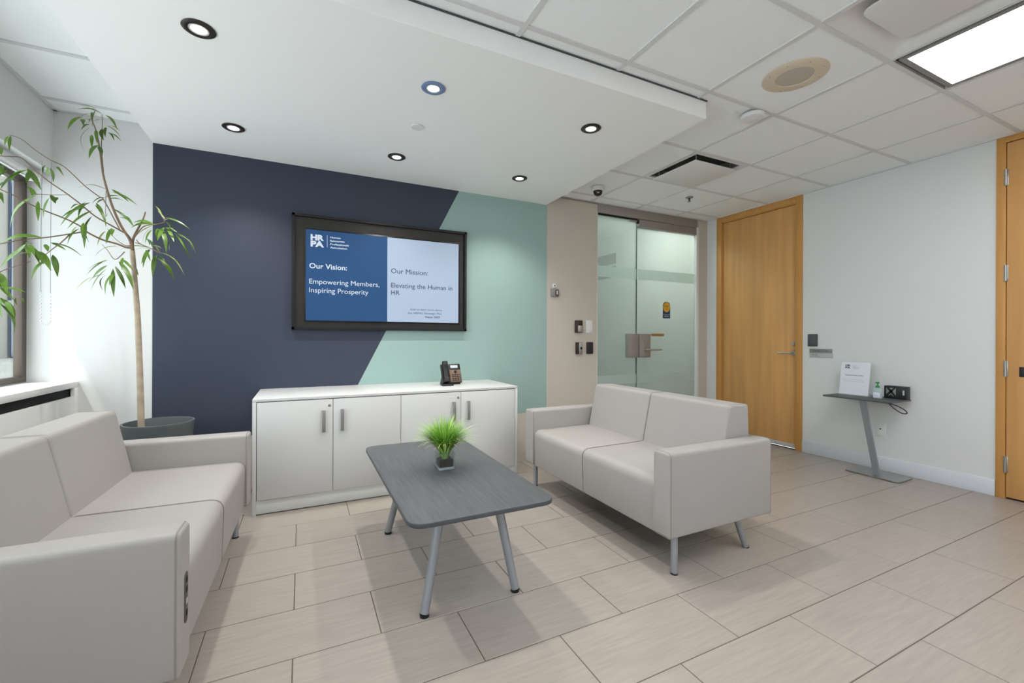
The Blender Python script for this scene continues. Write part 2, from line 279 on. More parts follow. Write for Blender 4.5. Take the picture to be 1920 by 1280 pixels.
# ---- floor: grout bed with single tiles
bm = bmesh.new(); add_box(bm, -1.75, 4.60, YF, 6.7, -0.06, -0.0015)
floor = struct(bobj('floor', bm, M_grout))
PT, OX, OY, GJ = 0.6123, -0.0255, -0.116, 0.0042
def tile_mesh(w, d, t=0.011):
    bm = bmesh.new(); g = 0.0012
    top = [(g, g), (w - g, g), (w - g, d - g), (g, d - g)]; bot = [(0, 0), (w, 0), (w, d), (0, d)]
    T = [bm.verts.new((x, y, 0)) for x, y in top]; B = [bm.verts.new((x, y, -g)) for x, y in bot]; L = [bm.verts.new((x, y, -t)) for x, y in bot]
    bm.faces.new(T)
    for i in range(4):
        j = (i + 1) % 4; bm.faces.new((B[i], B[j], T[j], T[i])); bm.faces.new((L[i], L[j], B[j], B[i]))
    me = bpy.data.meshes.new('tile'); bm.to_mesh(me); bm.free(); me.materials.append(M_tile); return me
full_tile = tile_mesh(PT - GJ, PT / 2 - GJ)
j = int(math.floor((YF - OY) / (PT / 2)))
while OY + j * PT / 2 < YB:
    y0 = max(OY + j * PT / 2 + GJ / 2, YF); y1 = min(OY + (j + 1) * PT / 2 - GJ / 2, YB + 0.1)
    off = 0.0 if j % 2 else 0.5
    i = -4
    while OX + (i + off) * PT < XR:
        x0 = max(OX + (i + off) * PT + GJ / 2, -1.55); x1 = min(OX + (i + 1 + off) * PT - GJ / 2, XR)
        i += 1
        if x1 - x0 < 0.02 or y1 - y0 < 0.02: continue
        if abs(x1 - x0 - (PT - GJ)) < 1e-4 and abs(y1 - y0 - (PT / 2 - GJ)) < 1e-4: me = full_tile
        else: me = tile_mesh(x1 - x0, y1 - y0)
        o = bpy.data.objects.new('tile', me); link(o, floor); o.location = (x0, y0, 0)
    j += 1
box('threshold_floor', 2.858, 4.39, 3.905, 6.6, -0.01, 0.0, M_tile, floor)

# ---- ceiling: grid bars and single lay-in tiles
CX, CY, CS = 2.1494, 1.1835, 0.6096
bm = bmesh.new(); add_box(bm, -1.75, 4.64, YF - .1, 3.9, 2.70, 2.76)
ceiling = struct(bobj('ceiling', bm, M_white))
xs = [CX + CS * k for k in range(-7, 5)]; ys = [CY + CS * k for k in range(-8, 6)]
xs = [x for x in xs if XL < x < XR]; ys = [y for y in ys if YF < y < YB]
BX0, BX1, BY0 = -0.933, 2.225, 1.872
def under_bulk(x0, x1, y0, y1): return x0 >= BX0 - .01 and x1 <= BX1 + .01 and y0 >= BY0 - .01
for y in ys:
    box('grid_bar', XL, XR if y < BY0 else XR, y - .012, y + .012, ZC - .004, ZC + .02, M_tbar, ceiling)
for x in xs:
    box('grid_bar', x - .012, x + .012, YF, YB, ZC - .0035, ZC + .02, M_tbar, ceiling)
for n, b in (('wall_angle', (XL, XL + .02, YF, YB)), ('wall_angle', (XR - .02, XR, YF, YB)), ('wall_angle', (XL, XR, YB - .02, YB))):
    box(n, b[0], b[1], b[2], b[3], ZC - .003, ZC + .02, M_tbar, ceiling)
EX = [XL] + xs + [XR]; EY = [YF] + ys + [YB]
LIGHT_CELLS = [(2.759, -0.036), (-0.289, -1.865), (2.149, -2.475), (0.93, -0.645), (3.369, -2.475)]  # only the first panel is in view; the others are added fill
def in_light(x, y):
    for lx, ly in LIGHT_CELLS:
        if abs(x - lx) < .05 and (-.05 < y - ly < 1.0): return True
    return False
full_ct = None
for a, b in zip(EX, EX[1:]):
    for c, d in zip(EY, EY[1:]):
        if in_light(a, c): continue
        if abs(a - 2.759) < .02 and abs(c - 2.4027) < .02: continue
        if abs(a - 2.149) < .02 and abs(c - 0.574) < .02: continue
        if under_bulk(a, b, c, d): continue
        w, dd = b - a - .022, d - c - .022
        if w < .02 or dd < .02: continue
        isf = abs(w - (CS - .022)) < .002 and abs(dd - (CS - .022)) < .002
        if isf and full_ct: me = full_ct
        else:
            bm = bmesh.new(); add_box(bm, 0, w, 0, dd, 0, .016)
            me = bpy.data.meshes.new('ceiling_tile'); bm.to_mesh(me); bm.free(); me.materials.append(M_ctile)
            if isf: full_ct = me
        o = bpy.data.objects.new('ceiling_tile', me); link(o, ceiling); o.location = (a + .011, c + .011, ZC + .003)
BZ = 2.482
# dropped bulkhead over the seating group
box('bulkhead', BX0, BX1, BY0, YB, BZ, 2.66, M_bulk, ceiling, bev=.002, seg=1)
box('gap_shadow_strip', BX0, BX1 + .004, BY0 - .006, BY0, 2.585, 2.592, M_dgrey, ceiling)  # dark strip painted in as the shadow of the gap above the face

# ---- walls
def walls(name, boxes, mt):
    bm = bmesh.new()
    for b in boxes: add_box(bm, *b)
    return struct(bobj(name, bm, mt, smooth=False))
ZT = 2.70
wall_left = walls('wall_left', [(-1.75, -1.57, YF, YB, 2.13, ZT), (-1.57, XL, YF, YB, 2.185, ZT), (-1.75, -1.57, YF, YB, 0, .85), (-1.75, XL, YF, -1.4, 0, 2.185)], M_wall)
wall_back = walls('wall_back', [(-1.61, 2.858, YB, 3.9, 0, ZT), (2.858, 4.39, YB, 3.9, 2.60, ZT)], M_wall)
wall_right = walls('wall_right', [(XR, 4.64, 3.655, 6.6, 0, 2.9), (XR, 4.64, 1.301, 2.652, 0, ZT), (XR, 4.64, YF, .25, 0, ZT), (XR + .06, 4.64, .25, 1.301, 0, ZT), (XR + .06, 4.64, 2.652, 3.655, 0, ZT)], M_wall)
wall_front = walls('wall_front', [(-1.75, 4.64, YF - .1, YF, 0, ZT)], M_wall)
# painted fields of the back wall
def field(name, pts, y, t, mt):
    return prism(name, pts, 'y', y - t, y, mt, wall_back)
field('navy_panel', [(-.933, .395), (.246, .395), (1.296, BZ), (-.933, BZ)], YB, .003, M_navy)
field('mint_panel', [(.246, .395), (2.232, .395), (2.232, BZ), (1.296, BZ)], YB, .003, M_mint)
field('beige_panel', [(2.232, 0), (2.858, 0), (2.858, 2.591), (2.232, 2.591)], YB, .002, M_beige)
field('beige_panel', [(-.933, 0), (2.232, 0), (2.232, .395), (-.933, .395)], YB, .002, M_beige)
box('beige_pier', 4.392, XR, YB - .002, 3.9, 0, 2.6, M_beige, wall_back)
box('ceiling_channel', 2.232, 2.858, YB - .016, YB - .002, 2.574, 2.588, M_taupe, wall_back)
# corridor behind the glass
corr = walls('wall_corridor', [(2.66, 4.64, 6.6, 6.7, 0, 3.0), (2.70, 2.80, 3.9, 6.6, 0, 3.0)], M_corr)
cceil = walls('ceiling_corridor', [(2.66, 4.64, 3.9, 6.7, 2.80, 2.9)], M_corr)
for z0, z1 in ((2.335, 2.505), (2.118, 2.30)):
    box('transom_pane', 4.525, XR, 5.545, 6.4, z0, z1, M_dgrey, wall_right)
lc = empty('corridor_fill_light', (3.6, 4.35, 2.79)); tag(lc, 'added out-of-view light panel brightening the corridor behind the glass door', 'light')  # unseen lamp, added to brighten the corridor through the glass
box('diffuser', -.55, .55, -.3, .3, -.02, 0, mat('corridor_fill_emitter', (255, 253, 248), .5, emit=13.0), lc, bev=.004)
box('frame', -.57, .57, -.32, .32, -.012, .008, M_white, lc, bev=.003)

# ---- baseboards
bm = bmesh.new(); add_box(bm, XR - .012, XR, 1.301, 2.650, 0, .118, .003)
b = struct(bobj('baseboard_right', bm, mat('base_paint', (214, 217, 224), .5)))

# ---- window
w = struct(empty('window_1', (0, 0, 0)))
WZ0, WZ1, WY0, WY1 = .852, 2.13, -1.4, 3.80
box('frame_member', -1.602, -1.562, WY0, WY1, WZ0, WZ0 + .035, M_steelbrown, w, bev=.003)
box('frame_member', -1.602, -1.562, WY0, WY1, WZ1 - .035, WZ1, M_steelbrown, w, bev=.003)
for y in (3.772, 2.45, 1.16, -.13, -1.37):
    box('mullion', -1.602, -1.562, y - .025, y + .028, WZ0 + .03, WZ1 - .03, M_steelbrown, w, bev=.003)
    box('mullion_bead', -1.585, -1.556, y - .036, y - .02, WZ0 + .03, WZ1 - .03, M_steelbrown, w, bev=.002)
for a, b in ((2.478, 3.747), (1.188, 2.425), (-.102, 1.135), (-1.342, -.155)):
    box('pane', -1.588, -1.582, a, b, WZ0 + .03, WZ1 - .03, G_win, w)
# ---- radiator cover under the window
t = struct(empty('trim_1', (0, 0, 0)))
box('sill_slab', -1.57, -1.315, WY0, YB, .806, .845, M_white, t, bev=.004)
box('cover_panel', -1.335, -1.315, WY0, 3.735, .0, .752, M_white, t, bev=.002)
box('end_panel', -1.335, -1.315, 3.742, YB, .0, .806, M_white, t, bev=.001)
box('slot_lining', -1.37, -1.34, WY0, 3.742, .74, .806, M_black, t)
# roller blind
rb = empty('roller_blind', (-1.505, 1.2, 2.135)); tag(rb, 'white roller blind rolled up at the head of the left window', 'blind')
bm = bmesh.new(); add_lathe(bm, [(.005, -2.59), (.023, -2.59), (.023, 2.53), (.005, 2.53)], seg=20, axis='y'); bobj('roll', bm, M_white, rb)
box('bottom_bar', -.006, .006, -2.55, 2.5, -.034, -.02, M_white, rb, bev=.002)
box('bracket', -.03, .03, 2.53, 2.545, -.03, .045, M_white, rb, bev=.003)
ch = []
for x, y in ((.0, 0), ):
    pass
c0, c1 = Vector((.155, 2.20, .0)), Vector((.195, 2.20, .0))
tube('chain', [(.16, 2.22, .01), (.165, 2.20, -.4), (.165, 2.20, -.75)], .0016, M_inkl, rb, 6)
tube('chain', [(.20, 2.22, .01), (.205, 2.20, -.4), (.205, 2.20, -.75)], .0016, M_inkl, rb, 6)
bm = bmesh.new()
for k in range(23):
    a = k / 22
    if a < .36: p = (.165, 2.20, -.75 - a / .36 * .16)
    elif a > .64: p = (.205, 2.20, -.75 - (1 - a) / .36 * .16)
    else:
        q = (a - .36) / .28 * math.pi; p = (.185 - .02 * math.cos(q), 2.20, -.91 - .02 * math.sin(q))
    bmesh.ops.create_uvsphere(bm, u_segments=8, v_segments=6, radius=.0042, matrix=Matrix.Translation(p))
bobj('bead_loop', bm, M_white, rb)

# ---- wooden doors
d = struct(empty('door_1', (XR, 3.15, 0)))
ya, yb = 2.652 - 3.15, 3.655 - 3.15
box('casing', -.012, .02, ya, ya + .066, 0, 2.588, M_wood2, d, bev=.002)
box('casing', -.012, .02, yb - .066, yb, 0, 2.588, M_wood2, d, bev=.002)
box('casing', -.012, .02, ya + .066, yb - .066, 2.525, 2.588, M_wood2, d, bev=.002)
box('jamb', .0, .05, ya + .060, ya + .075, 0, 2.53, M_wood2, d)
box('jamb', .0, .05, yb - .075, yb - .060, 0, 2.53, M_wood2, d)
box('jamb', .0, .05, ya + .066, yb - .066, 2.515, 2.53, M_wood2, d)
leaf = box('door_leaf', .012, .052, ya + .077, yb - .077, .012, 2.512, M_wood, d, bev=.002)
sw_ = box('door_sweep', .006, .013, ya + .08, yb - .08, .014, .055, M_lgrey, d, bev=.002)
bm = bmesh.new(); add_lathe(bm, [(.0, -.014), (.024, -.014), (.026, -.010), (.026, 0), (.0, 0)], (.012, 2.745 - 3.15, .99), 24, 'x'); bobj('rose', bm, M_chrome, d)
tube('lever', [(.0, 2.745 - 3.15, .99), (-.045, 2.745 - 3.15, .99), (-.052, 2.752 - 3.15, .99), (-.054, 2.78 - 3.15, .988), (-.052, 2.875 - 3.15, .985)], [.009, .009, .009, .0085, .0075], M_chrome, d, 12)
bm = bmesh.new(); add_lathe(bm, [(.0, -.016), (.014, -.016), (.016, -.010), (.019, -.008), (.019, 0), (.0, 0)], (.012, 2.745 - 3.15, 1.082), 24, 'x'); bobj('lock_cylinder', bm, M_chrome, d)

d = struct(empty('door_2', (XR, .8, 0)))
ya, yb = .28 - .8, 1.299 - .8
box('casing', -.012, .06, yb - .048, yb, 0, 2.588, M_wood2, d, bev=.002)
box('casing', -.012, .06, ya, ya + .048, 0, 2.588, M_wood2, d, bev=.002)
box('casing', -.012, .06, ya + .048, yb - .048, 2.546, 2.588, M_wood2, d, bev=.002)
box('door_leaf', -.006, .036, ya + .052, yb - .052, .012, 2.540, M_wood, d, bev=.002)
box('shadow_gap', .03, .05, yb - .056, yb - .046, .0, 2.546, M_black, d)
for z in (2.295, 1.612, .930, .246):
    h = tube('hinge', [(-.017, yb - .05, z - .058), (-.017, yb - .05, z + .058)], .0075, M_chrome, d, 12)
    box('hinge_leaf', -.0005, .004, -.012, .012, -.055, .055, M_chrome, h, bev=.001).location = (-.012, yb - .05, z)
box('latch_plate', -.010, -.004, 1.15 - .8, 1.185 - .8, .875, .945, M_dark, d, bev=.002)

# ---- glass entrance
d = struct(empty('door_3', (2.858, YB, 0)))
box('header', 0, 1.497, -.006, .09, 2.49, 2.588, M_taupe, d, bev=.003)
box('header_gap', 0.0, .572, .012, .03, 2.474, 2.49, M_black, d)
box('closer_box', .588, 1.492, .0, .06, 2.436, 2.478, M_taupe, d, bev=.003)
box('closer_cover', .588, 1.492, -.004, .05, 2.4, 2.484, M_taupe, d, bev=.003)
sp = box('side_pane', .0, .572, .028, .040, .0, 2.474, G_door, d)
dp = box('door_pane', .584, 1.490, .022, .034, .012, 2.41, G_door, d)
box('pane_edge', .572, .577, .026, .042, 0, 2.474, mat('glass_edge', (70, 96, 94), .2), d)
box('patch_fitting', .45, .572, .015, .045, 2.452, 2.474, M_chrome, d, bev=.002)
for a, b, yy in ((.002, .570, .0265), (.587, 1.488, .0205)):
    lab(box('frosted_band', a, b, yy - .001, yy, 1.805, 1.925, G_band, d), 'frosted film band across the glass')
    lab(box('frosted_band', a, b, yy - .001, yy, .625, .728, G_band, d), 'frosted film band across the glass')
box('jamb_strip', 1.494, 1.534, -.004, .09, 0, 2.50, M_white, d, bev=.003)
box('corner_post', .0, .008, .0, .09, 0, 2.49, M_white, d)
lb = box('lock_case', .431, .575, -.012, .052, .918, 1.186, M_taupe, d, bev=.004)
rbx = box('lock_case', .581, .742, -.022, .050, .918, 1.186, M_taupe, d, bev=.004)
bm = bmesh.new(); add_lathe(bm, [(0, -.032), (.013, -.032), (.016, -.022), (0, -.022)], (.66, 0, 1.095), 20, 'y'); bobj('key_cylinder', bm, M_chrome, d)
tube('lever', [(.655, -.02, 1.006), (.655, -.062, 1.006), (.665, -.07, 1.006), (.70, -.07, 1.005), (.866, -.066, 1.003)], [.014, .011, .010, .009, .008], M_chrome, d, 12)
st = prism('sticker', rounded([(.967, 1.372), (1.083, 1.372), (1.083, 1.566), (.967, 1.566)], [.002, .002, .057, .057], 8), 'y', .0195, .0205, M_sblue, d)
lab(st, 'blue sticker with a round yellow emblem')
bm = bmesh.new(); add_lathe(bm, [(0, 0), (.052, 0), (.052, .001), (0, .001)], (.0, 0, 0), 32, 'y')
em = bobj('emblem', bm, M_yellow, st); em.location = (1.025, .0183, 1.503); em.scale = (1, 1, 1.12)
MXb = Matrix.Translation((1.025, .0178, 1.5))
text('CSC', -.032, .032, .004, .022, MXb, M_sblue, st, bold=.02)
text('2023', -.02, .02, -.026, -.012, MXb, M_brown, st, bold=.01)
text('ACCREDITED', -.05, .05, -.088, -.078, MXb, M_paper, st)
text('EMPLOYER', -.035, .035, -.110, -.097, MXb, M_paper, st, bold=.02)
bs = box('push_strip', .787, .985, .018, .021, 1.160, 1.192, M_brass, d, bev=.001)
text('PUSH TO OPEN', .82, .955, 1.169, 1.182, Matrix.Translation((0, .0175, 0)), M_brown, bs)

# ---- outside the window
ex = struct(empty('trim_2', (0, 0, 0)))
box('facade', -3.2, -3.0, 4.6, 12, -1, 4.2, M_facade, ex)
box('parapet', -3.0, -2.5, 4.6, 12, -1, .885, M_conc, ex, bev=.01)
for y in (6.92, 7.22, 7.5): box('facade_glazing', -2.995, -2.97, y, y + .22, .9, 4.1, M_bglass, ex)
box('facade_rail', -2.99, -2.95, 6.9, 7.8, 1.48, 1.54, M_lgrey, ex)

# ================================================================== THINGS
# ---- sofas: local frame, front = +x
def make_sofa():
    s = empty('sofa', (0, 0, 0)); W, T = .7275, .108
    for sg in (-1, 1):
        y0, y1 = (W - T, W) if sg > 0 else (-W, -W + T)
        prof = rounded([(y0, .19), (y1, .19), (y1, .595), (y0, .595)], [.012, .012, .022, .022], 5)
        arm = prism('armrest', prof, 'x', -.375, .375, M_leather, s, bev=.012, seg=4)
        loop = rounded([(y0 + .001, .191), (y1 - .001, .191), (y1 - .001, .594), (y0 + .001, .594)], [.012, .012, .022, .022], 5)
        tube('piping', [(.364, a, b) for a, b in loop], .0030, M_pipe, arm, 6, True)
        tube('piping', [(-.366, a, b) for a, b in loop], .0030, M_pipe, arm, 6, True)
    w2 = W - T - .001
    for a, b in ((-w2, -.0015), (.0015, w2)):
        prof = rounded([(-.37, .178), (.352, .178), (.360, .448), (-.30, .452), (-.37, .452)], [.01, .012, .055, .0, .01], 7)
        st = prism('seat', prof, 'y', a, b, M_leather, s, bev=.006, seg=3)
        ln = rounded([(.352, .178), (.360, .448), (-.12, .451)], [0, .055, 0], 7)
        yy = a + .002 if a > -.1 else b - .002
    tube('seat_seam', [(p[0] + .0005, 0, p[1] + .0005) for p in rounded([(.352, .180), (.361, .449), (-.12, .4525)], [0, .055, 0], 7)], .0022, M_seam, s, 6)
    for sg in (-1, 1):
        tube('piping', [(p[0] - .012, sg * (w2 - .0), p[1] - .004) for p in rounded([(.358, .192), (.366, .40)], [0, 0], 2)] , .003, M_seam, s, 6)
    bw = .607
    for a, b in ((-bw, -.002), (.002, bw)):
        prof = rounded([(-.372, .40), (-.118, .40), (-.198, .768), (-.352, .768)], [.01, .01, .028, .020], 6)
        bk = prism('backrest', prof, 'y', a, b, M_leather, s, bev=.012, seg=4)
        lp = rounded([(-.370, .43), (-.130, .43), (-.200, .767), (-.351, .767)], [.005, .01, .028, .020], 6)
        for yy in (a + .011, b - .011):
            tube('piping', [(p[0], yy, p[1]) for p in lp], .0026, M_pipe, bk, 6, True)
    box('back_panel', -.3745, -.35, -.605, .605, .2, .45, M_leather, s, bev=.006)
    box('base_frame', -.33, .32, -.66, .66, .168, .192, M_dark, s)
    for sx, sy, dx in ((.304, .69, 0.0), (.304, -.69, 0.0), (-.17, .66, -.085), (-.17, -.66, -.085)):
        lg = tube('leg', [(sx, sy, .195), (sx + dx, sy, .008)], .0165, M_alu, s, 18)
        tube('glide', [(sx + dx, sy, .008), (sx + dx * 1.05, sy, .0)], .0172, M_dark, lg, 18)
    return s
s1 = make_sofa()
s2 = copy_tree(s1)
s1.location = (1.928, 2.233, 0); s1.rotation_euler.z = math.pi
s2.location = (-.656, 2.214, 0); s2.rotation_euler.z = R(-1.46)
tag(s1, 'off-white leather two-seat sofa facing the window, in front of the glass door', 'sofa', 'two-seat reception sofas')
tag(s2, 'off-white leather two-seat sofa beside the window with its back to it', 'sofa', 'two-seat reception sofas')
po = prism('power_outlet', rounded([(-.688, .318), (-.656, .318), (-.656, .462), (-.688, .462)], .0155, 6), 'x', .372, .3775, M_dgrey, s2, bev=.0015)
for z in (.345, .378, .412, .440):
    box('socket', -.6795, -.6645, 0, 0, 0, 0, M_black, po) if False else box('socket', .3772, .3785, -.679, -.665, z - .007, z + .009, M_black if z != .378 else M_lgrey, po, bev=.0005)

# ---- storage cabinet
c = empty('storage_cabinet', (-.28, YB - .005, 0)); tag(c, 'low white four-door storage cabinet against the navy and mint wall', 'cabinet')
CW, CD, CH = 1.875, .615, .742
box('top_panel', 0, CW, -CD, 0, CH - .018, CH, M_cab, c, bev=.001)
for a in (0, CW - .022): box('side_panel', a, a + .022, -CD, 0, .0, CH - .018, M_cab, c, bev=.001)
box('carcass', .022, CW - .022, -CD + .022, -.002, .094, CH - .0185, M_dgrey, c)
box('plinth', .022, CW - .022, -CD + .012, -CD + .03, .006, .094, M_plinth, c, bev=.001)
xe = [.024, .473, .930, 1.386, 1.851]
for k in range(4):
    dr = box('door', xe[k] + .0015, xe[k + 1] - .0015, -CD, -CD + .019, .097, .719, M_cab, c, bev=.0012)
    hx = xe[k + 1] - .058 if k % 2 == 0 else xe[k] + .058
    hb = box('handle', hx - .0105, hx + .0105, -CD - .028, -CD - .022, .503, .650, M_handle, dr, bev=.001)
    for z in (.507, .642): box('handle_post', hx - .0105, hx + .0105, -CD - .023, -CD, z, z + .004, M_handle, dr)
    if k % 2 == 0:
        bm = bmesh.new(); add_lathe(bm, [(0, -.004), (.008, -.004), (.0095, -.002), (.0095, 0), (0, 0)], (xe[k + 1] - .022, -CD, .676), 20, 'y')
        bobj('lock', bm, M_handle, dr)

# ---- desk phone
p = empty('desk_phone', (1.13, 3.50, CH), R(6)); tag(p, 'black desk phone with grey-brown keypad on the right end of the white cabinet', 'phone')
tl = Matrix.Rotation(R(-20), 4, 'X')        # slab leans back from vertical
def tilt(o, z0=.012): o.matrix_local = Matrix.Translation((0, 0, z0)) @ tl; return o
body = tilt(box('body', -.075, .10, -.012, .012, 0, .165, M_dark, p, bev=.006))
kp = lab(box('keypad_panel', -.005, .094, -.0145, -.0115, .008, .112, M_brown, body, bev=.001), 'grey-brown keypad panel')
scr = lab(box('display', .008, .075, -.0145, -.0115, .128, .152, mat('lcd', (205, 214, 222), .3), body, bev=.001), 'pale display window')
for r in range(4):
    for cc in range(3):
        box('key', .012 + cc * .022, .028 + cc * .022, -.0175, -.014, .016 + r * .016, .026 + r * .016, M_dark, body, bev=.001)
for r in range(4): box('key', .079, .089, -.0175, -.014, .016 + r * .016, .026 + r * .016, M_dgrey, body, bev=.001)
bm = bmesh.new(); add_lathe(bm, [(.006, -.018), (.013, -.018), (.015, -.014), (.006, -.014)], (.048, 0, .094), 20, 'y'); bobj('navigation_ring', bm, M_dark, body)
hs = [(-.048, -.050, .012), (-.048, -.052, .045), (-.048, -.050, .085), (-.048, -.042, .13), (-.048, -.030, .165), (-.048, -.018, .185)]
hset = prism('handset', rounded([(-.016, .012), (-.058, .018), (-.056, .05), (-.046, .06), (-.044, .13), (-.050, .165), (-.046, .198), (-.016, .196), (-.012, .165), (-.028, .14), (-.028, .05), (-.014, .035)], .006, 3), 'x', -.07, -.028, M_dark, p, bev=.006)
hset.rotation_euler = (R(-16), 0, 0)
prism('stand', [(.0, .0), (.10, .0), (.05, .09), (.035, .09)], 'x', -.06, .085, M_dark, p, bev=.003)
prism('foot', rounded([(-.115, -.085), (-.01, -.085), (.02, .02), (-.09, .02)], .02, 5), 'z', 0, .012, M_dark, p, bev=.003)

# ---- coffee table
t = empty('coffee_table', (.667, 2.18, 0)); tag(t, 'low rectangular coffee table with grey woodgrain top and splayed silver legs', 'table')
hx0, hx1, hy0, hy1 = .355 - .667, .978 - .667, 1.568 - 2.18, 2.835 - 2.18
tp = prism('tabletop', rounded([(hx0, hy0), (hx1, hy0), (hx1, hy1), (hx0, hy1)], .075, 8), 'z', .440, .4555, M_grey, t, bev=.0015, seg=2)
eb = prism('edge_band', rounded([(hx0 - .001, hy0 - .001), (hx1 + .001, hy0 - .001), (hx1 + .001, hy1 + .001), (hx0 - .001, hy1 + .001)], .076, 8), 'z', .4375, .4535, M_edge, t, bev=.002, seg=2)
box('rail', -.13, .13, -.36, .33, .415, .438, M_dark, t, bev=.003)
for sx in (-1, 1):
    for sy in (-1, 1):
        a = (-.117 if sx < 0 else .133, -.36 if sy < 0 else .34, .436); b = (-.212 if sx < 0 else .201, -.431 if sy < 0 else .399, .012)
        lg = tube('leg', [a, b], [.021, .0185], M_alu, t, 20)
        tube('foot_cap', [b, (b[0] + .0, b[1], 0)], .0195, M_dark, lg, 20)

# ---- potted grass
v = empty('potted_grass', (.676, 2.195, .4555), R(-2)); tag(v, 'green ornamental grass in a square glass vase on the coffee table', 'plant')
bm = bmesh.new(); a = .045; H = .092
sq = lambda r: rounded([(-r, -r), (r, -r), (r, r), (-r, r)], .006, 3)
def ringv(prof, z): return [bm.verts.new((x, y, z)) for x, y in prof]
rings = [ringv(sq(a), 0), ringv(sq(a), H), ringv(sq(a - .005), H), ringv(sq(a - .005), .014)]
for A, B in zip(rings, rings[1:]):
    for k in range(len(A)): bm.faces.new((A[k], A[(k + 1) % len(A)], B[(k + 1) % len(B)], B[k]))
bm.faces.new(rings[0][::-1]); bm.faces.new(rings[-1]); bobj('vase', bm, G_vase, v)
box('glass_base', -a + .004, a - .004, -a + .004, a - .004, .001, .013, mat('glass_block', (196, 204, 206), .1, trans=.4), v, bev=.002)
sb = box('soil', -.036, .036, -.036, .036, .0145, .052, M_soil, v, bev=.004)
def blades(n, seed, name, mt, Lr, spread):
    rnd = random.Random(seed); bm = bmesh.new()
    for i in range(n):
        az = rnd.uniform(0, 2 * math.pi); tilt_ = spread * math.sqrt(rnd.random()); L = rnd.uniform(*Lr); wd = rnd.uniform(.0016, .0030)
        r0 = rnd.uniform(0, .018); dx, dy = math.cos(az), math.sin(az); px_, py_ = -dy, dx
        bx, by, z = dx * r0, dy * r0, .05; prev = None; th = tilt_ * .35; N = 5
        for k in range(N + 1):
            ww = wd * (1 - (k / N) ** 2) + .0002
            A = bm.verts.new((bx + px_ * ww, by + py_ * ww, z)); B = bm.verts.new((bx - px_ * ww, by - py_ * ww, z))
            if prev: bm.faces.new((prev[0], prev[1], B, A))
            prev = (A, B); bx += dx * math.sin(th) * L / N; by += dy * math.sin(th) * L / N; z += math.cos(th) * L / N; th += tilt_ * .32
    o = bobj(name, bm, mt, v); o['kind'] = 'stuff'; return o
M_gr1 = mat('grass_green', (128, 180, 62), .5, noise=.25, nscale=30); M_gr2 = mat('grass_light', (192, 218, 128), .5, noise=.15, nscale=30)
M_gr3 = mat('grass_dark', (66, 118, 44), .5, noise=.25, nscale=30)
blades(520, 1, 'grass_blades', M_gr1, (.17, .25), .95)
blades(170, 2, 'pale_grass_blades', M_gr2, (.18, .27), 1.15)
blades(200, 3, 'dark_grass_blades', M_gr3, (.12, .2), .9)

# ---- wall display
w = empty('wall_display', (.645, YB - .003, 1.648)); tag(w, 'wall-mounted screen in a wide black surround showing vision and mission slides', 'screen')
x0, x1, z0, z1 = -.716, .716, -.452, .455
bm = bmesh.new()
for b in ((x0, x0 + .02, -.034, 0, z0, z1), (x1 - .02, x1, -.034, 0, z0, z1), (x0, x1, -.034, 0, z1 - .02, z1), (x0, x1, -.034, 0, z0, z0 + .02)): add_box(bm, *b)
bobj('surround_lip', bm, M_bezel, w)
box('surround', x0 + .018, x1 - .018, -.012, 0, z0 + .018, z1 - .018, M_frame, w)
sx0, sx1, sz0, sz1 = .028 - .645, 1.284 - .645, 1.270 - 1.648, 1.986 - 1.648
box('bezel', sx0 - .012, sx1 + .012, -.024, -.004, sz0 - .012, sz1 + .012, M_bezel, w, bev=.003)
xm = .652 - .645
sl = lab(box('slide_panel', sx0, xm, -.026, -.02, sz0, sz1, M_sblu, w), 'blue left half of the slide')
sr = lab(box('slide_panel', xm, sx1, -.026, -.02, sz0, sz1, M_spal, w), 'pale right half of the slide')
TM = Matrix.Translation((-.645, -.0272, -1.648))
text('HR', .061, .158, 1.906, 1.948, TM, M_stxt, sl, bold=.055); text('PA', .061, .158, 1.855, 1.897, TM, M_stxt, sl, bold=.055)
box('divider', .180 - .645, .1825 - .645, -.0275, -.026, 1.857 - 1.648, 1.951 - 1.648, M_stxt, sl)
for s_, zz, xx in (('Human', 1.932, .282), ('Resources', 1.905, .312), ('Professionals', 1.878, .345), ('Association', 1.851, .330)):
    text(s_, .203, xx, zz, zz + .014, TM, M_stxt, sl, bold=.025)
text('Our Vision:', .052, .331, 1.682, 1.722, TM, M_stxt, sl, bold=.016)
text('Empowering Members,', .052, .587, 1.560, 1.599, TM, M_stxt, sl); text('Inspiring Prosperity', .052, .498, 1.491, 1.530, TM, M_stxt, sl)
text('Our Mission:', .683, 1.001, 1.684, 1.726, TM, M_sdrk, sr, bold=.0)
text('Elevating the Human in', .683, 1.225, 1.563, 1.603, TM, M_sdrk, sr); text('HR', .684, .755, 1.501, 1.539, TM, M_sdrk, sr)
text('Scan to learn more about', .847, 1.130, 1.374, 1.389, TM, M_sdrk, sr); text("the HRPA's Strategic Plan", .825, 1.127, 1.342, 1.357, TM, M_sdrk, sr)
text('Vision 2027', .975, 1.112, 1.309, 1.325, TM, M_sdrk, sr, bold=.02)

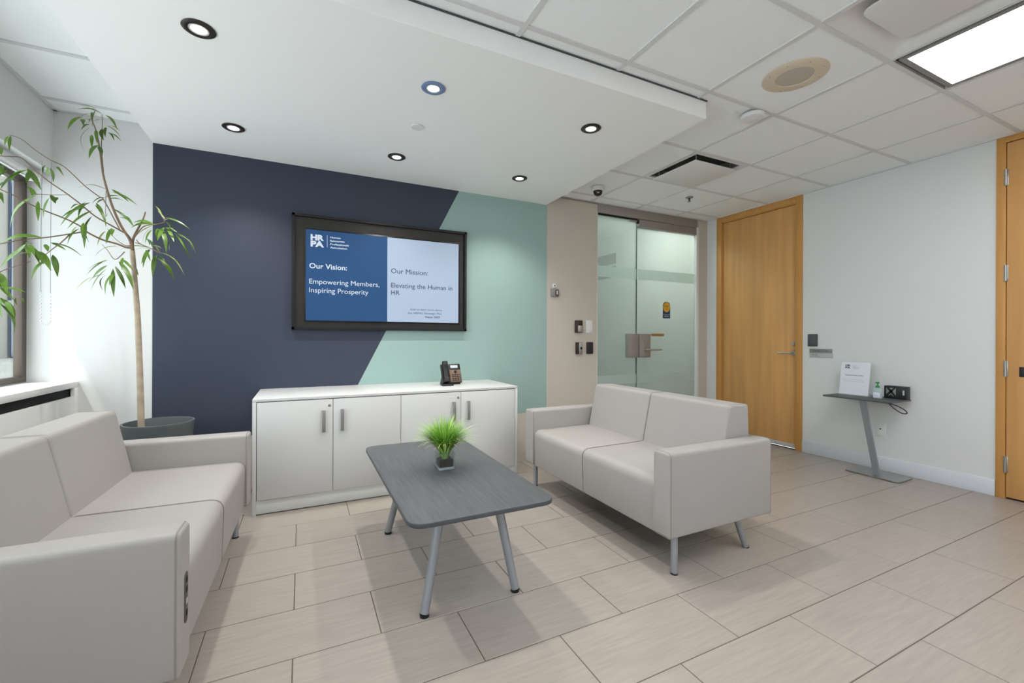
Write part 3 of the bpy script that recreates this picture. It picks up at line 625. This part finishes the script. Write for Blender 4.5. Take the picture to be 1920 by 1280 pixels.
# ---- tree
tr = empty('potted_tree', (-.82, 3.48, 0)); tag(tr, 'tall thin-leaved indoor tree in a grey-green pot in the window corner', 'tree')
lathe('pot', [(.0, .0), (.135, .0), (.142, .01), (.183, .575), (.186, .582), (.186, .595), (.174, .595), (.172, .58), (.165, .50), (.0, .50)], M_pot, tr, seg=48)
lathe('soil', [(.0, .49), (.164, .49), (.164, .512), (.12, .517), (.0, .522)], M_soil, tr, seg=32)
OT = Vector((-.82, 3.48, 0))
def smooth_path(P, n=4):
    P = [Vector(p) for p in P]; out = []
    for i in range(len(P) - 1):
        p0, p1, p2, p3 = P[max(i - 1, 0)], P[i], P[i + 1], P[min(i + 2, len(P) - 1)]
        for k in range(n):
            t_ = k / n
            out.append(.5 * ((2 * p1) + (p2 - p0) * t_ + (2 * p0 - 5 * p1 + 4 * p2 - p3) * t_ * t_ + (3 * p1 - p0 - 3 * p2 + p3) * t_ ** 3))
    out.append(P[-1]); return out
for k, (P, ra, rb_) in enumerate(BRANCHES):
    pth = [q - OT for q in smooth_path(P)]; N = len(pth)
    tube('trunk' if k == 0 else 'branch', pth, [ra + (rb_ - ra) * i / (N - 1) for i in range(N)], M_bark if k == 0 else M_twig, tr, 12 if k == 0 else 7)
def leaf_mesh(arch):
    bm = bmesh.new(); N = 7; rows = []
    for k in range(N + 1):
        t_ = k / N; w_ = .5 * (math.sin(math.pi * min(1, t_ * 1.02 + .01) ** .8)) ** .8 if 0 < k < N else .04
        z = arch * math.sin(math.pi * t_)
        rows.append([bm.verts.new((t_, w_, z + .22 * abs(w_) * .12)), bm.verts.new((t_, 0, z)), bm.verts.new((t_, -w_, z + .22 * abs(w_) * .12))])
    for a, b in zip(rows, rows[1:]):
        bm.faces.new((a[0], a[1], b[1], b[0])); bm.faces.new((a[1], a[2], b[2], b[1]))
    me = bpy.data.meshes.new('leaf'); bm.to_mesh(me); bm.free()
    for p in me.polygons: p.use_smooth = True
    return me
LM = []
for mt in (M_leaf, M_leafp):
    for ar in (.06, .12, .18):
        me = leaf_mesh(ar); me.materials.append(mt); LM.append(me)
rl = random.Random(3)
MORE = []
for L in LEAVES:
    if rl.random() < .62:
        b = Vector(L[0:3]); dv = Vector(L[3:6]) - b; ln = dv.length * rl.uniform(.55, .9)
        q = (dv.normalized() + Vector((rl.uniform(-.6, .6), rl.uniform(-.7, .3), rl.uniform(-.45, .35)))).normalized() * ln
        b = b + Vector((rl.uniform(-.02, .02), rl.uniform(-.03, .03), rl.uniform(-.015, .015)))
        MORE.append([*b, *(b + q), L[6] * .85])
for L in LEAVES + MORE:
    b = Vector(L[0:3]); t_ = Vector(L[3:6]); wd = L[6]; dv = t_ - b; ln = dv.length; X = dv.normalized()
    Z = Vector((0, 0, 1)) - X * X.z
    if Z.length < .1: Z = Vector((0, -1, 0))
    Z = (Z.normalized() + Vector((.1, -1, 0)) * rl.uniform(.4, 1.6)); Z = (Z - X * X.dot(Z)).normalized(); Yv = Z.cross(X)
    pale = wd <= .55
    me = LM[(3 if pale else 0) + rl.randrange(3)]
    o = bpy.data.objects.new('leaf', me); link(o, tr); w_ = .0135 * wd + .0035
    M4 = Matrix(((X.x * ln, Yv.x * w_, Z.x * ln, b.x - OT.x), (X.y * ln, Yv.y * w_, Z.y * ln, b.y - OT.y), (X.z * ln, Yv.z * w_, Z.z * ln, b.z), (0, 0, 0, 1)))
    o.matrix_local = M4

# ---- side table by the right wall
t = empty('side_table', (4.34, 1.93, 0)); tag(t, 'narrow cantilever side table with thin dark grey top by the right wall', 'table')
prism('base_plate', rounded([(-.12, -.19), (.12, -.19), (.15, .20), (-.11, .19)], .025, 5), 'z', .004, .012, M_chrome, t, bev=.001)
bm = bmesh.new(); vs = []
for cx_, cy_, z in ((-.05, -.02, .010), (-.135, .045, .632)):
    vs.append([bm.verts.new((cx_ + dx, cy_ + dy, z)) for dx, dy in ((-.012, -.023), (.012, -.023), (.012, .023), (-.012, .023))])
for i in range(4): bm.faces.new((vs[0][i], vs[0][(i + 1) % 4], vs[1][(i + 1) % 4], vs[1][i]))
bm.faces.new(vs[0][::-1]); bm.faces.new(vs[1])
bmesh.ops.bevel(bm, geom=list(bm.edges), offset=.003, segments=2, affect='EDGES'); bobj('column', bm, M_alu, t)
prism('tabletop', rounded([(-.19, -.165), (.17, -.165), (.19, .335), (-.19, .335)], .035, 5), 'z', .630, .642, M_grey, t, bev=.002)
# sign
s = empty('sign_holder', (4.41, 2.135, .642)); tag(s, 'white printed notice standing in a clear holder on the side table', 'sign')
lean = Matrix.Translation((-.02, 0, .0)) @ Matrix.Rotation(R(9), 4, 'Y')
bd = box('notice_sheet', -.001, .001, -.112, .112, .004, .292, M_paper, s); bd.matrix_local = lean
bk = box('holder_back', .0015, .0035, -.114, .114, .0, .296, mat('clear_acrylic', (196, 198, 200), .2), s, bev=.001); bk.matrix_local = lean
box('holder_foot', -.03, .06, -.112, .112, .0, .003, MATS['clear_acrylic'], s)
SM = Matrix.Translation((-.0015, 0, 0)) @ Matrix.Rotation(R(-90), 4, 'Z')
text('HR', -.078, -.038, .252, .268, SM, M_ink, bd, bold=.05); text('PA', -.078, -.038, .233, .249, SM, M_ink, bd, bold=.05)
for k, (s_, q) in enumerate((('Human', .01), ('Resources', .02), ('Professionals', .036), ('Association', .03))): text(s_, -.02, q, .260 - k * .009, .266 - k * .009, SM, M_inkl, bd)
text('REGISTRATIONAL OFFICE', -.072, .066, .170, .178, SM, M_ink, bd, bold=.02)
text('please see the front desk if you need assistance', -.085, .07, .134, .139, SM, M_inkl, bd)
text('thank you for your patience and understanding', -.092, .074, .119, .124, SM, M_inkl, bd)
# sanitizer
s = empty('sanitizer_bottle', (4.33, 1.925, .642)); tag(s, 'small clear hand sanitizer bottle with green pump on the side table', 'bottle')
prism('bottle_body', rounded([(-.018, -.028), (.018, -.028), (.018, .028), (-.018, .028)], .008, 4), 'z', 0, .088, M_clear, s, bev=.006)
lab(box('bottle_label', -.0188, -.018, -.022, .022, .012, .05, M_paper, s), 'white label with blue print')
text('hand gel', -.018, .012, .022, .031, Matrix.Translation((-.0192, 0, 0)) @ Matrix.Rotation(R(-90), 4, 'Z'), mat('blue_print', (110, 150, 190), .6), s)
lathe('pump', [(0, .088), (.013, .088), (.013, .104), (.006, .108), (.005, .122), (.011, .125), (.011, .136), (.005, .140), (0, .140)], M_green, s, seg=20)
box('pump_nozzle', -.032, .0, -.005, .005, .128, .137, M_green, s, bev=.002)
# dark carton
s = empty('dark_carton', (4.45, 1.845, .642)); tag(s, 'small black carton with grey zigzag print behind the sanitizer bottle', 'box')
box('carton_body', -.03, .03, -.075, .075, 0, .105, M_dark, s, bev=.001)
pr_ = prism('print_patch', [(-.005, .02), (.06, .02), (.06, .09), (-.005, .09)], 'x', -.0308, -.03, M_mgrey, s)
bm = bmesh.new()
for q in ([(.06, .09), (.04, .09), (-.005, .03), (-.005, .02), (.008, .02)], [(-.005, .09), (.01, .09), (.06, .035), (.06, .02), (.048, .02)], [(.012, .02), (.045, .02), (.028, .036)]): add_prism(bm, q, 'x', -.0316, -.0308)
bobj('zigzag', bm, M_dark, s)
box('side_tab', -.0312, -.03, -.062, -.05, .035, .075, M_lgrey, s)
# strap loop
pts = [(4.17 + .20 * 0, 1.80, .628)]
lp = [(4.20, 1.83, .626), (4.20, 1.78, .624), (4.205, 1.735, .610), (4.21, 1.70, .590), (4.21, 1.682, .570), (4.21, 1.69, .560), (4.21, 1.72, .562), (4.205, 1.76, .590), (4.20, 1.79, .622)]
tag(tube('cable_loop', smooth_path(lp, 5), .004, M_dark, None, 8), 'black cable loop hanging under the right end of the side table', 'cable')

# ---- fixtures on walls (each on its own)
def wall_thing(name, loc, label, cat, group=None):
    return tag(empty(name, loc), label, cat, group)
o = wall_thing('door_contact', (2.318, YB - .002, 1.598), 'small grey lock-shaped sensor on the beige wall beside the mint paint edge', 'sensor')
box('base_block', -.045, .045, -.022, 0, -.04, .04, M_mgrey, o, bev=.004)
prism('shackle', rounded([(.0, -.033), (.04, -.033), (.04, .03), (.0, .03)], .018, 5), 'y', -.028, -.02, M_bronze, o, bev=.002)
prism('shackle_face', rounded([(.009, -.022), (.031, -.022), (.031, .021), (.009, .021)], .01, 5), 'y', -.0295, -.027, M_lgrey, o)
o = wall_thing('motion_detector', (2.318, YB - .002, 1.668), 'tiny round white detector directly above the grey sensor', 'sensor')
lathe('disc', [(0, -.012), (.020, -.012), (.025, -.004), (.025, 0), (0, 0)], M_white, o, axis='y'); lathe('eye', [(0, -.0145), (.006, -.0145), (.008, -.0115), (0, -.0115)], M_dark, o, axis='y', seg=16)
o = wall_thing('doorbell', (2.610, YB - .002, 1.257), 'black doorbell unit with silver lower half on the beige wall', 'doorbell')
box('body', -.042, .042, -.030, 0, -.064, .064, M_bronze, o, bev=.006); box('silver_cover', -.022, .040, -.040, -.028, -.060, .012, M_chrome, o, bev=.008)
o = wall_thing('light_switch', (2.753, YB - .002, 1.258), 'white rocker light switch right of the doorbell', 'switch')
box('plate', -.041, .041, -.006, 0, -.066, .066, M_white, o, bev=.003); box('rocker', -.018, .018, -.0095, -.005, -.036, .036, M_white, o, bev=.002)
o = wall_thing('intercom', (2.614, YB - .002, 1.030), 'slim silver intercom with black round button under the doorbell', 'intercom')
box('body', -.036, .036, -.028, 0, -.062, .062, M_bronze, o, bev=.005); box('face', -.008, .034, -.034, -.026, -.060, .060, M_chrome, o, bev=.004)
lathe('button', [(0, -.037), (.013, -.037), (.015, -.033), (0, -.033)], M_dark, o, c=(.017, 0, 0), axis='y', seg=20)
o = wall_thing('card_reader', (2.756, YB - .002, 1.032), 'dark brown square card reader right of the silver intercom', 'card reader')
box('body', -.040, .040, -.020, 0, -.063, .063, M_bronze, o, bev=.006); box('face', -.034, .034, -.023, -.018, -.056, .056, M_dark, o, bev=.004)
o = wall_thing('card_reader', (XR, 2.553, 1.123), 'dark grey square card reader beside the wooden door on the right wall', 'card reader')
box('body', -.016, 0, -.043, .043, -.060, .060, M_dgrey, o, bev=.004); box('face', -.019, -.014, -.037, .037, -.053, .053, mat('reader_face', (84, 86, 92), .4), o, bev=.003)
o = wall_thing('name_plate', (XR, 2.480, .998), 'two-tone grey name plate below the card reader by the wooden door', 'sign')
up_ = lab(box('plate_insert', -.007, 0, -.100, .104, .002, .042, M_mgrey, o, bev=.001), 'darker upper strip'); lo_ = lab(box('plate_insert', -.006, 0, -.106, .104, -.042, .001, M_lgrey, o, bev=.001), 'pale lower strip')
PM = Matrix.Translation((-.0074, 0, 0)) @ Matrix.Rotation(R(-90), 4, 'Z')
text('Small Meeting Room', -.075, .068, .016, .029, PM, M_ink, up_, bold=.02); text('RM 200', -.078, -.030, -.024, -.014, PM, M_ink, lo_)
o = wall_thing('wall_outlet', (XR, 1.992, .348), 'white wall outlet low on the right wall behind the side table', 'outlet')
box('plate', -.006, 0, -.036, .036, -.058, .058, M_white, o, bev=.003)
prism('receptacle', rounded([(-.016, -.036), (.016, -.036), (.016, .036), (-.016, .036)], .014, 5), 'x', -.0085, -.005, M_white, o)
lathe('socket_hole', [(0, -.0095), (.006, -.0095), (.006, -.008), (0, -.008)], M_dark, o, c=(0, .003, .008), axis='x', seg=14)

# ---- ceiling fixtures
DL = [(-.412, 2.312, 'large-looking bronze downlight at the near left of the dropped ceiling', M_bronze), (.640, 2.300, 'downlight with blue-grey trim ring in the middle of the near row', M_blue),
      (1.680, 2.294, 'bronze downlight nearest the right edge of the dropped ceiling', M_bronze), (-.402, 3.310, 'bronze downlight above the left part of the navy wall', M_bronze),
      (.638, 3.302, 'bronze downlight above the screen in the far row', M_bronze), (1.664, 3.284, 'bronze downlight above the mint part of the wall', M_bronze)]
for x, y, lb_, mt in DL:
    o = tag(empty('downlight', (x * .99, y * .99 + .01, BZ)), lb_, 'light', 'recessed downlights in the dropped ceiling')
    lathe('trim_ring', [(.040, -.001), (.062, .0), (.064, -.004), (.058, -.008), (.046, -.0085), (.038, -.006), (.036, -.002)], mt, o, seg=36)
    lathe('inner_ring', [(.034, -.002), (.039, -.0055), (.037, -.008), (.031, -.0065), (.029, -.003)], M_lgrey, o, seg=36)
    lathe('lens', [(0, -.002), (.0315, -.002), (.030, -.005), (0, -.0055)], M_lens, o, seg=28)
    ld = bpy.data.lights.new('downlight_beam', 'SPOT'); ld.energy = SPOT_POWER; ld.spot_size = R(120); ld.spot_blend = .9; ld.shadow_soft_size = .03; ld.color = (1, .96, .90)
    lo = bpy.data.objects.new('downlight_beam', ld); link(lo, o); lo.location = (0, 0, -.04)
o = tag(empty('sprinkler_cover', (.66, 2.755, BZ)), 'flat round white cover plate in the middle of the dropped ceiling', 'cover plate')
lathe('disc', [(0, -.007), (.038, -.007), (.040, -.005), (.040, -.002), (.033, -.0), (0, 0)], M_white, o)
lathe('stem', [(0, -.002), (.030, -.002), (.030, .001), (0, .001)], M_dgrey, o)
o = tag(empty('ceiling_speaker', (2.452, 1.480, ZC + .003)), 'round yellowed ceiling speaker with mesh grille', 'speaker')
lathe('rim', [(0, -.002), (.090, -.004), (.094, -.009), (.150, -.007), (.160, -.002), (.160, 0), (0, 0)], M_spk, o, seg=48)
lathe('grille', [(0, -.008), (.080, -.0075), (.093, -.005), (.093, -.003), (0, -.003)], M_spkm, o, seg=40)
for k in range(8):
    a = k * math.pi / 4 + .3; lathe('screw', [(0, -.011), (.003, -.010), (.004, -.008), (0, -.008)], M_chrome, o, c=(.135 * math.cos(a), .135 * math.sin(a), 0), seg=10)
o = tag(empty('smoke_detector', (2.617, 1.845, ZC - .004)), 'round white smoke detector on the ceiling grid near the dropped ceiling corner', 'smoke detector')
lathe('housing', [(0, -.032), (.05, -.034), (.066, -.030), (.072, -.020), (.072, -.010), (.066, -.006), (0, -.006)], M_white, o, seg=40)
lathe('mounting_base', [(0, -.008), (.062, -.008), (.062, .002), (0, .002)], M_lgrey, o, seg=32)
lathe('test_button', [(0, -.037), (.014, -.036), (.016, -.033), (0, -.032)], M_white, o, c=(.01, -.01, 0), seg=18)
box('clip', .062, .095, .01, .022, -.016, -.006, M_chrome, o, bev=.002)
o = tag(empty('dome_camera', (2.560, 3.395, ZC - .004)), 'white security camera with dark dome above the glass entrance', 'camera')
lathe('housing', [(0, .0), (.062, .0), (.064, -.012), (.058, -.030), (.047, -.038), (0, -.038)], M_white, o, seg=36)
lathe('dome', [(0, -.084), (.018, -.082), (.032, -.073), (.041, -.058), (.044, -.044), (.044, -.036), (0, -.036)], mat('smoked_dome', (36, 26, 24), .12), o, seg=36)
lathe('lens_eye', [(0, -.012), (.012, -.011), (.014, -.006), (0, -.006)], M_chrome, o, c=(-.016, -.026, -.054), seg=16)
o = tag(empty('fire_sprinkler', (3.60, 3.235, ZC + .003)), 'small metal fire sprinkler head in the ceiling before the glass door', 'sprinkler')
lathe('escutcheon', [(0, 0), (.038, 0), (.036, -.006), (.012, -.010), (0, -.010)], M_mgrey, o)
lathe('body', [(0, -.008), (.009, -.008), (.009, -.022), (.005, -.024), (.005, -.040), (0, -.040)], M_dgrey, o, seg=14)
lathe('deflector', [(0, -.047), (.016, -.047), (.016, -.044), (0, -.044)], M_mgrey, o, seg=20)
tube('frame_arm', [(.009, 0, -.02), (.011, 0, -.034), (.004, 0, -.045)], .002, M_dgrey, o, 6); tube('frame_arm', [(-.009, 0, -.02), (-.011, 0, -.034), (-.004, 0, -.045)], .002, M_dgrey, o, 6)
# slot diffuser
o = tag(empty('air_diffuser', (3.064, 2.707, ZC)), 'square ceiling air diffuser with flat hanging plate', 'air vent')
bm = bmesh.new()
for b in ((-.292, -.262, -.292, .292), (.262, .292, -.292, .292), (-.262, .262, -.292, -.262), (-.262, .262, .262, .292)): add_box(bm, b[0], b[1], b[2], b[3], .0, .012)
bobj('border', bm, M_white, o)
bm = bmesh.new()
for b in ((-.266, -.258, -.262, .262), (.258, .266, -.262, .262), (-.262, .262, -.266, -.258), (-.262, .262, .258, .266)): add_box(bm, b[0], b[1], b[2], b[3], .01, .08)
bobj('neck', bm, M_mgrey, o)
box('back_pan', -.266, .266, -.266, .266, .08, .084, M_dgrey, o)
box('face_plate', -.240, .240, -.232, .232, -.034, -.026, M_white, o, bev=.002)
for sx in (-.2, .2):
    for sy in (-.2, .2): tube('hanger', [(sx, sy, -.026), (sx, sy, .082)], .005, M_mgrey, o, 8)
# square supply vent near the top edge
o = tag(empty('supply_vent', (2.454, .879, ZC)), 'square white supply vent at the top edge beside the light panel', 'air vent')
bm = bmesh.new(); prev = None
for ra, za, rr in ((.296, .0, .004), (.285, .002, .01), (.255, .022, .04), (.225, .045, .06), (.20, .055, .07)):
    A = rounded([(-ra, -ra), (ra, -ra), (ra, ra), (-ra, ra)], rr, 5); VA = [bm.verts.new((x, y, za)) for x, y in A]
    if prev:
        for i in range(len(VA)): bm.faces.new((prev[i], prev[(i + 1) % len(VA)], VA[(i + 1) % len(VA)], VA[i]))
    prev = VA
bm.faces.new(prev); bobj('dish', bm, M_white, o, angle=80)
prism('center_plate', rounded([(-.20, -.20), (.20, -.20), (.20, .20), (-.20, .20)], .06, 6), 'z', .012, .022, M_white, o, bev=.004)
# light panels: one in view, the rest added as unseen fill
for k, (lx, ly) in enumerate(LIGHT_CELLS):
    o = tag(empty('ceiling_light', (lx + CS / 2, ly + CS, ZC)), ['long recessed fluorescent ceiling light panel at the upper right', 'added fill light panel behind the viewpoint by the window side', 'added fill light panel at the far end behind the viewpoint', 'added fill light panel just behind the viewpoint', 'added fill light panel behind the viewpoint near the right wall'][k], 'light', 'fluorescent panels in the tiled ceiling')
    a, b = CS / 2 - .012, CS - .012
    box('housing', -a, a, -b, b, .012, .06, M_dark, o)
    fa, fb = a - .018, b - .018; ia, ib = a - .040, b - .045
    bm = bmesh.new()
    for q in ((-fa, -ia, -fb, fb), (ia, fa, -fb, fb), (-ia, ia, -fb, -ib), (-ia, ia, ib, fb)): add_box(bm, q[0], q[1], q[2], q[3], -.006, .010)
    bobj('frame', bm, M_mgrey, o)
    box('diffuser', -ia, ia, -ib, ib, -.004, .008, M_lamp, o)
